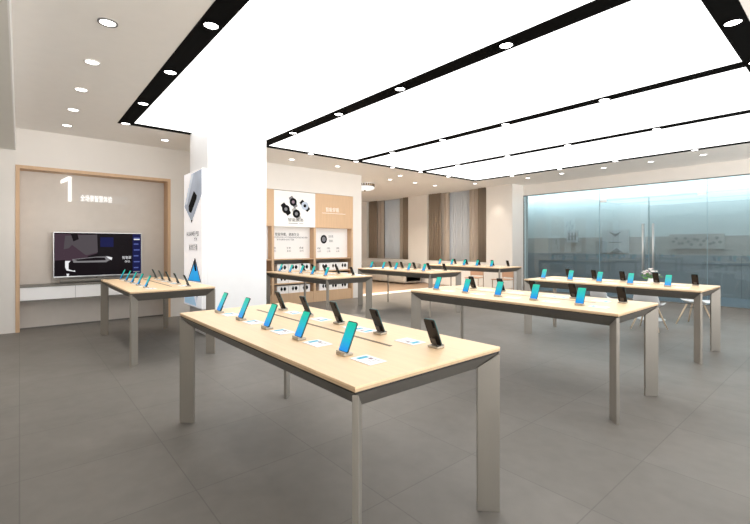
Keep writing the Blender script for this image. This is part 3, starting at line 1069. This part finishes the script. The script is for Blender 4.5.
for k in (0, 1, 2):
    y0, y1 = bays[k]
    pn = sb('poster_panel', M['poster'], -0.20, -0.185, y0 + 0.001, y1 - 0.001, 1.118, 1.904)
    if k == 0:
        continue

    def ink(m, a0, a1, z0, z1, nm='printed_line', d=0):
        q = MB(); q.box(-0.185, -0.184 + d, a0 - OY, a1 - OY, z0, z1)
        return q.build(nm, m, pn)
    if k == 1:
        lettering('lettering', '智能穿戴，健康生活', 0.085, (-0.184, 4.74 - OY, 1.69), '+X', M['ink'], pn, 0.66, 0.0008)
        lettering('lettering', '多款智能手表与手环供您选择体验科技带来的便捷', 0.045, (-0.184, 4.70 - OY, 1.63), '+X', M['ink_grey'], pn, 0.95, 0.0006)
        lettering('lettering', '欢迎试戴体验更多功能', 0.045, (-0.184, 4.78 - OY, 1.575), '+X', M['ink_grey'], pn, 0.48, 0.0006)
        for yy, mm in ((4.64, 'ink_grey'), (5.05, 'ink_grey'), (5.41, 'ink')):
            lettering('lettering', '手表', 0.06, (-0.184, yy - OY, 1.36), '+X', M[mm], pn, 0.12, 0.0006)
            lettering('lettering', '系列', 0.05, (-0.184, yy + 0.01 - OY, 1.29), '+X', M['ink_grey'], pn, 0.11, 0.0006)
    else:
        q = MB()
        pts = [(-0.185, 6.15 - OY + 0.10 * math.cos(s * PI / 12), 1.61 + 0.115 * math.sin(s * PI / 12)) for s in range(24)]
        q.prism(pts, (0.0015, 0, 0)); q.build('printed_watch', M['ink'], pn)
        q = MB()
        pts = [(-0.1835, 6.15 - OY + 0.06 * math.cos(s * PI / 8), 1.61 + 0.07 * math.sin(s * PI / 8)) for s in range(16)]
        q.prism(pts, (0.0008, 0, 0)); q.build('printed_dial', M['ink_grey'], pn)
        lettering('lettering', '运动手表', 0.075, (-0.184, 6.30 - OY, 1.66), '+X', M['ink_grey'], pn, 0.15, 0.0006)
        lettering('lettering', '智能', 0.07, (-0.184, 6.32 - OY, 1.54), '+X', M['ink_grey'], pn, 0.12, 0.0006)
        for yy in (5.95, 6.25, 6.55):
            lettering('lettering', '续航', 0.055, (-0.184, yy - OY, 1.35), '+X', M['ink_grey'], pn, 0.10, 0.0006)
            lettering('lettering', '心率', 0.055, (-0.184, yy - OY, 1.27), '+X', M['ink_grey'], pn, 0.11, 0.0006)

lettering('lettering', '智能穿戴', 0.125, (0.002, 6.09 - OY, 2.34), '+X', M['letter_white'], t, 0.42, 0.001)
a = MB(); a.box(0.0, 0.002, 5.98 - OY, 6.72 - OY, 2.285, 2.295); a.build('lettering_rule', M['letter_white'], t)
lettering('lettering', '智能腕表', 0.095, (0.0055, 4.99 - OY, 2.04), '+X', M['ink'], hp, 0.43, 0.0008)
a = MB(); a.box(0.004, 0.0055, 5.0 - OY, 5.26 - OY, 1.985, 1.998); a.box(0.004, 0.0055, 5.30 - OY, 5.42 - OY, 1.985, 1.995); a.build('printed_line', M['ink_grey'], hp)


def watch(cy, cz, r, ang, m1, m2, strap):
    """printed wristwatch: strap stubs, case and dial"""
    ca, sa = math.cos(ang), math.sin(ang)

    def P(u, v, x):
        return (x, cy + u * ca - v * sa - OY, cz + u * sa + v * ca)
    q = MB()
    q.prism([P(-0.55 * r, -1.5 * r, 0.004), P(0.55 * r, -1.5 * r, 0.004), P(0.75 * r, 0, 0.004), P(0.55 * r, 1.5 * r, 0.004), P(-0.55 * r, 1.5 * r, 0.004), P(-0.75 * r, 0, 0.004)], (0.001, 0, 0))
    s = q.build('printed_watch', strap, hp)
    q = MB(); q.prism([P(r * math.cos(k * PI / 10), r * math.sin(k * PI / 10), 0.005) for k in range(20)], (0.001, 0, 0)); q.build('printed_case', m1, s)
    q = MB(); q.prism([P(.4 * r * math.cos(k * PI / 8), .4 * r * math.sin(k * PI / 8), 0.006) for k in range(16)], (0.0006, 0, 0)); q.build('printed_dial', m2, s)


watch(4.93, 2.33, 0.105, 0.65, M['ink'], M['ink_grey'], M['ink'])
watch(5.13, 2.515, 0.098, 0.55, M['ink'], M['ink_plum'], M['ink_grey'])
watch(5.46, 2.44, 0.105, 0.8, M['silver_print'], M['ink'], M['ink'])
watch(5.22, 2.23, 0.105, 0.55, M['ink'], M['ink_grey'], M['mall_poster'])


def make_box(dark):
    r = thing('watch_box', 'x', 'box')
    q = MB(); q.box(-0.24, 0, -0.15, 0.15, 0, 0.19, bev=0.003); q.build('carton', M['box_white'], r)
    q = MB()
    for c, rr in ((-0.03, 0.032), (0.055, 0.038)):
        q.prism([(0.0, c + rr * math.cos(k * PI / 8), 0.11 + rr * 1.15 * math.sin(k * PI / 8)) for k in range(16)], (0.001, 0, 0))
        q.prism([(0.0, c - 0.014, 0.06), (0.0, c + 0.014, 0.06), (0.0, c + 0.014, 0.16), (0.0, c - 0.014, 0.16)], (0.0006, 0, 0))
    q.build('printed_watches', M['ink'], r)
    return r


bx0 = make_box(1)
n = 0
for bi, (bname, ys) in enumerate((('left hand bay', (4.875, 5.185, 5.495)), ('right hand bay', (6.075, 6.385, 6.695)))):
    for ri, (rn, z) in enumerate((('top row', 0.798), ('middle row', 0.528), ('bottom row', 0.273))):
        for ci, y in enumerate(ys):
            lab = 'white watch box, %s from left, %s, %s of shelf' % (ORD[ci], rn, bname)
            if n == 0:
                bx0.location = (XE - 0.05, y, z); bx0['label'] = lab; bx0['group'] = 'white boxes on the watch shelves'
            else:
                dup(bx0, (XE - 0.05, y, z), 0, lab, 'white boxes on the watch shelves')
            n += 1

# ------------------------------------------------------------------ lounge sofa, lamp, chairs, flowers
t = thing('sofa', 'low grey upholstered sofa below the curtained windows', 'sofa', (-12.3, 11.20, 0))
a = MB(); a.box(-1.35, 1.35, -0.42, 0.42, 0.05, 0.42, bev=0.05); a.build('base', M['sofa'], t, True)
for k in range(3):
    a = MB(); a.box(-1.12 + k * 0.75, -1.12 + k * 0.75 + 0.74, -0.44, 0.25, 0.40, 0.52, bev=0.04); a.build('seat_cushion', M['sofa'], t, True)
a = MB(); a.box(-1.35, 1.35, 0.22, 0.44, 0.30, 0.76, bev=0.05); a.build('backrest', M['sofa'], t, True)
for s in (-1, 1):
    a = MB(); a.box(min(s * 1.35, s * 1.13), max(s * 1.35, s * 1.13), -0.43, 0.43, 0.06, 0.66, bev=0.05); a.build('armrest', M['sofa'], t, True)
    for sy in (-1, 1):
        a = MB(); a.tube((s * 1.22, sy * 0.32, 0), (s * 1.22, sy * 0.32, 0.07), 0.02); a.build('leg', M['metal_dark'], t)

t = thing('ceiling_lamp', 'round glowing ceiling lamp with bronze fretwork rim in the lounge', 'lamp', (-10.27, 8.32, CZ))
a = MB(); a.lathe([(0.0, 0.0), (0.30, 0.0), (0.30, -0.02), (0.0, -0.02)], seg=32); a.build('canopy', M['trim_white'], t)
a = MB()
for k in range(24):
    an = 2 * PI * k / 24
    a.box(-0.012, 0.012, -0.02, 0.02, -0.075, -0.02, mtx=Matrix.Rotation(an, 4, 'Z') @ Matrix.Translation((0.29, 0, 0)))
a.lathe([(0.27, -0.075), (0.31, -0.075), (0.31, -0.09), (0.27, -0.09), (0.27, -0.075)], seg=32)
a.build('fretwork_rim', M['bronze'], t)
a = MB(); a.lathe([(0.0, -0.091), (0.26, -0.091), (0.30, -0.11), (0.30, -0.16), (0.22, -0.20), (0.0, -0.21)], seg=32); a.build('lamp_shade', M['glow_white'], t, True)
a = MB(); a.lathe([(0.0, -0.21), (0.03, -0.21), (0.035, -0.235), (0.0, -0.25)], seg=12); a.build('finial', M['bronze'], t, True)
spot_light('lounge_lamp_beam', (-10.27, 8.32, CZ - 0.33), 650, size=2.9)


def make_shell_chair():
    t = thing('shell_chair', 'x', 'chair')
    a = MB()
    prof = [(-0.21, 0.435), (-0.23, 0.455), (-0.16, 0.440), (-0.05, 0.425), (0.08, 0.425), (0.16, 0.455), (0.20, 0.53), (0.225, 0.64), (0.24, 0.735)]
    wid = [0.17, 0.20, 0.215, 0.225, 0.225, 0.225, 0.22, 0.20, 0.14]
    rows = []
    for (y, z), w in zip(prof[1:], wid[1:]):
        row = []
        for i in range(9):
            u = -1 + 2 * i / 8
            lift = 0.055 * abs(u) ** 2.5
            fwd = -0.05 * abs(u) ** 2 if z > 0.5 else 0
            row.append(a.bm.verts.new((u * w, y + fwd, z + lift * (1 if z < 0.5 else 0.15))))
        rows.append(row)
    for r in range(len(rows) - 1):
        for i in range(8):
            a.bm.faces.new([rows[r][i], rows[r][i + 1], rows[r + 1][i + 1], rows[r + 1][i]])
    o = a.build('shell', M['chair_white'], t, True)
    md = o.modifiers.new('thick', 'SOLIDIFY'); md.thickness = 0.012; md.offset = 1
    md = o.modifiers.new('sub', 'SUBSURF'); md.levels = 1; md.render_levels = 1
    for sx in (-1, 1):
        for sy in (-1, 1):
            a = MB(); a.tube((sx * 0.23, sy * 0.22 + 0.01, 0), (sx * 0.10, sy * 0.10, 0.40), 0.010, 0.017); a.build('leg', M['chair_leg'], t, True)
    a = MB()
    for s in (-1, 1):
        a.tube((s * 0.125, -0.12, 0.33), (-s * 0.125, 0.12, 0.33), 0.005)
    a.tube((-0.11, -0.11, 0.40), (0.11, -0.11, 0.40), 0.008); a.tube((-0.11, 0.11, 0.40), (0.11, 0.11, 0.40), 0.008)
    a.build('brace', M['metal_dark'], t)
    return t


sc = make_shell_chair()
sc.location = (-2.43, 8.30, 0); sc.rotation_euler = (0, 0, 3.1); sc.scale = (0.93, 0.93, 0.93)
sc['label'] = 'white shell chair with splayed beech legs, seen behind the right middle table corner'
sc['group'] = 'white shell chairs'
dup(sc, (-2.02, 9.40, 0), 1.35, 'white shell chair with beech legs below the right end of the table nearest the doors', 'white shell chairs')
dup(sc, (-3.25, 8.55, 0), 2.7, 'white shell chair partly hidden behind the table nearest the doors, left of the others', 'white shell chairs')

t = thing('round_table', 'small round white table hidden behind the table nearest the doors', 'table', (-2.74, 9.45, 0))
a = MB(); a.lathe([(0.0, 0.66), (0.38, 0.66), (0.40, 0.67), (0.40, 0.682), (0.0, 0.682)], seg=36); a.build('tabletop', M['chair_white'], t)
a = MB(); a.tube((0, 0, 0.02), (0, 0, 0.66), 0.03, 0.025); a.build('pedestal', M['chair_white'], t, True)
a = MB(); a.lathe([(0.0, 0.0), (0.24, 0.0), (0.24, 0.012), (0.04, 0.03), (0.0, 0.03)], seg=30); a.build('foot', M['chair_white'], t)

t = thing('flower_arrangement', 'bunch of pink and cream flowers standing before the glass doors', 'flowers', (-2.74, 9.45, 0.6825))
t.scale = (0.85, 0.85, 0.85)
a = MB(); a.lathe([(0.0, 0.0), (0.05, 0.0), (0.075, 0.05), (0.06, 0.11), (0.05, 0.13), (0.055, 0.14), (0.04, 0.14), (0.0, 0.12)], seg=20); a.build('vase', M['vase'], t, True)
a = MB()
for k in range(46):
    an = random.uniform(0, 2 * PI); rr = random.uniform(0.03, 0.17)
    c = Vector((rr * math.cos(an), rr * math.sin(an), random.uniform(0.12, 0.24)))
    d = Vector((math.cos(an), math.sin(an), random.uniform(-0.2, 0.8))).normalized()
    w = d.orthogonal().normalized() * 0.016
    a._faces([a.bm.verts.new(c), a.bm.verts.new(c + d * 0.035 + w), a.bm.verts.new(c + d * 0.08), a.bm.verts.new(c + d * 0.035 - w)], [(0, 1, 2, 3)])
for k in range(20):
    an = 2 * PI * k / 20; rr = 0.13 * (0.4 + 0.6 * ((k * 7) % 5) / 4)
    a.tube((0, 0, 0.10), (rr * math.cos(an), rr * math.sin(an), 0.27), 0.003, seg=5)
a.build('foliage', M['leaf'], t)
for k in range(26):
    an = k * 2.4; rr = 0.17 * math.sqrt((k + 0.5) / 26)
    c = (rr * math.cos(an), rr * math.sin(an), 0.235 + 0.10 * (1 - rr / 0.17) + random.uniform(-0.03, 0.05))
    a = MB(); r_ = random.uniform(0.018, 0.030)
    a.ico(c, r_ * 0.6, 1)
    for q in range(6):
        qa = q * PI / 3
        a.ico((c[0] + r_ * 0.75 * math.cos(qa), c[1] + r_ * 0.75 * math.sin(qa), c[2]), r_ * 0.5, 1, (1, 1, 0.7))
    a.build('blossom', (M['petal'], M['petal2'], M['petal2'], M['petal3'])[k % 4], t, True)


def make_wood_chair():
    t = thing('side_chair', 'x', 'chair')
    a = MB(); a.box(-0.23, 0.23, -0.23, 0.22, 0.43, 0.455, bev=0.008); a.build('seat', M['chair_brown'], t)
    a = MB(); a.box(-0.22, 0.22, 0.205, 0.225, 0.50, 0.80, bev=0.008); a.build('backrest', M['chair_brown'], t)
    for sx in (-1, 1):
        a = MB(); a.tube((sx * 0.21, -0.20, 0), (sx * 0.20, -0.19, 0.44), 0.012, 0.014); a.build('leg', M['chair_frame'], t)
        a = MB(); a.tube((sx * 0.21, 0.23, 0), (sx * 0.20, 0.235, 0.78), 0.012, 0.012); a.build('leg', M['chair_frame'], t)
        a = MB(); a.tube((sx * 0.205, -0.19, 0.18), (sx * 0.205, 0.225, 0.18), 0.008); a.build('stretcher', M['chair_frame'], t)
    return t


wc = make_wood_chair()
wc.location = (-7.95, 10.85, 0); wc.rotation_euler = (0, 0, 0.25)
wc['label'] = 'brown wooden side chair under the rearmost table, left one of two'
wc['group'] = 'brown side chairs'
dup(wc, (-6.95, 10.85, 0), -0.2, 'brown wooden side chair by the right end of the rearmost table', 'brown side chairs')
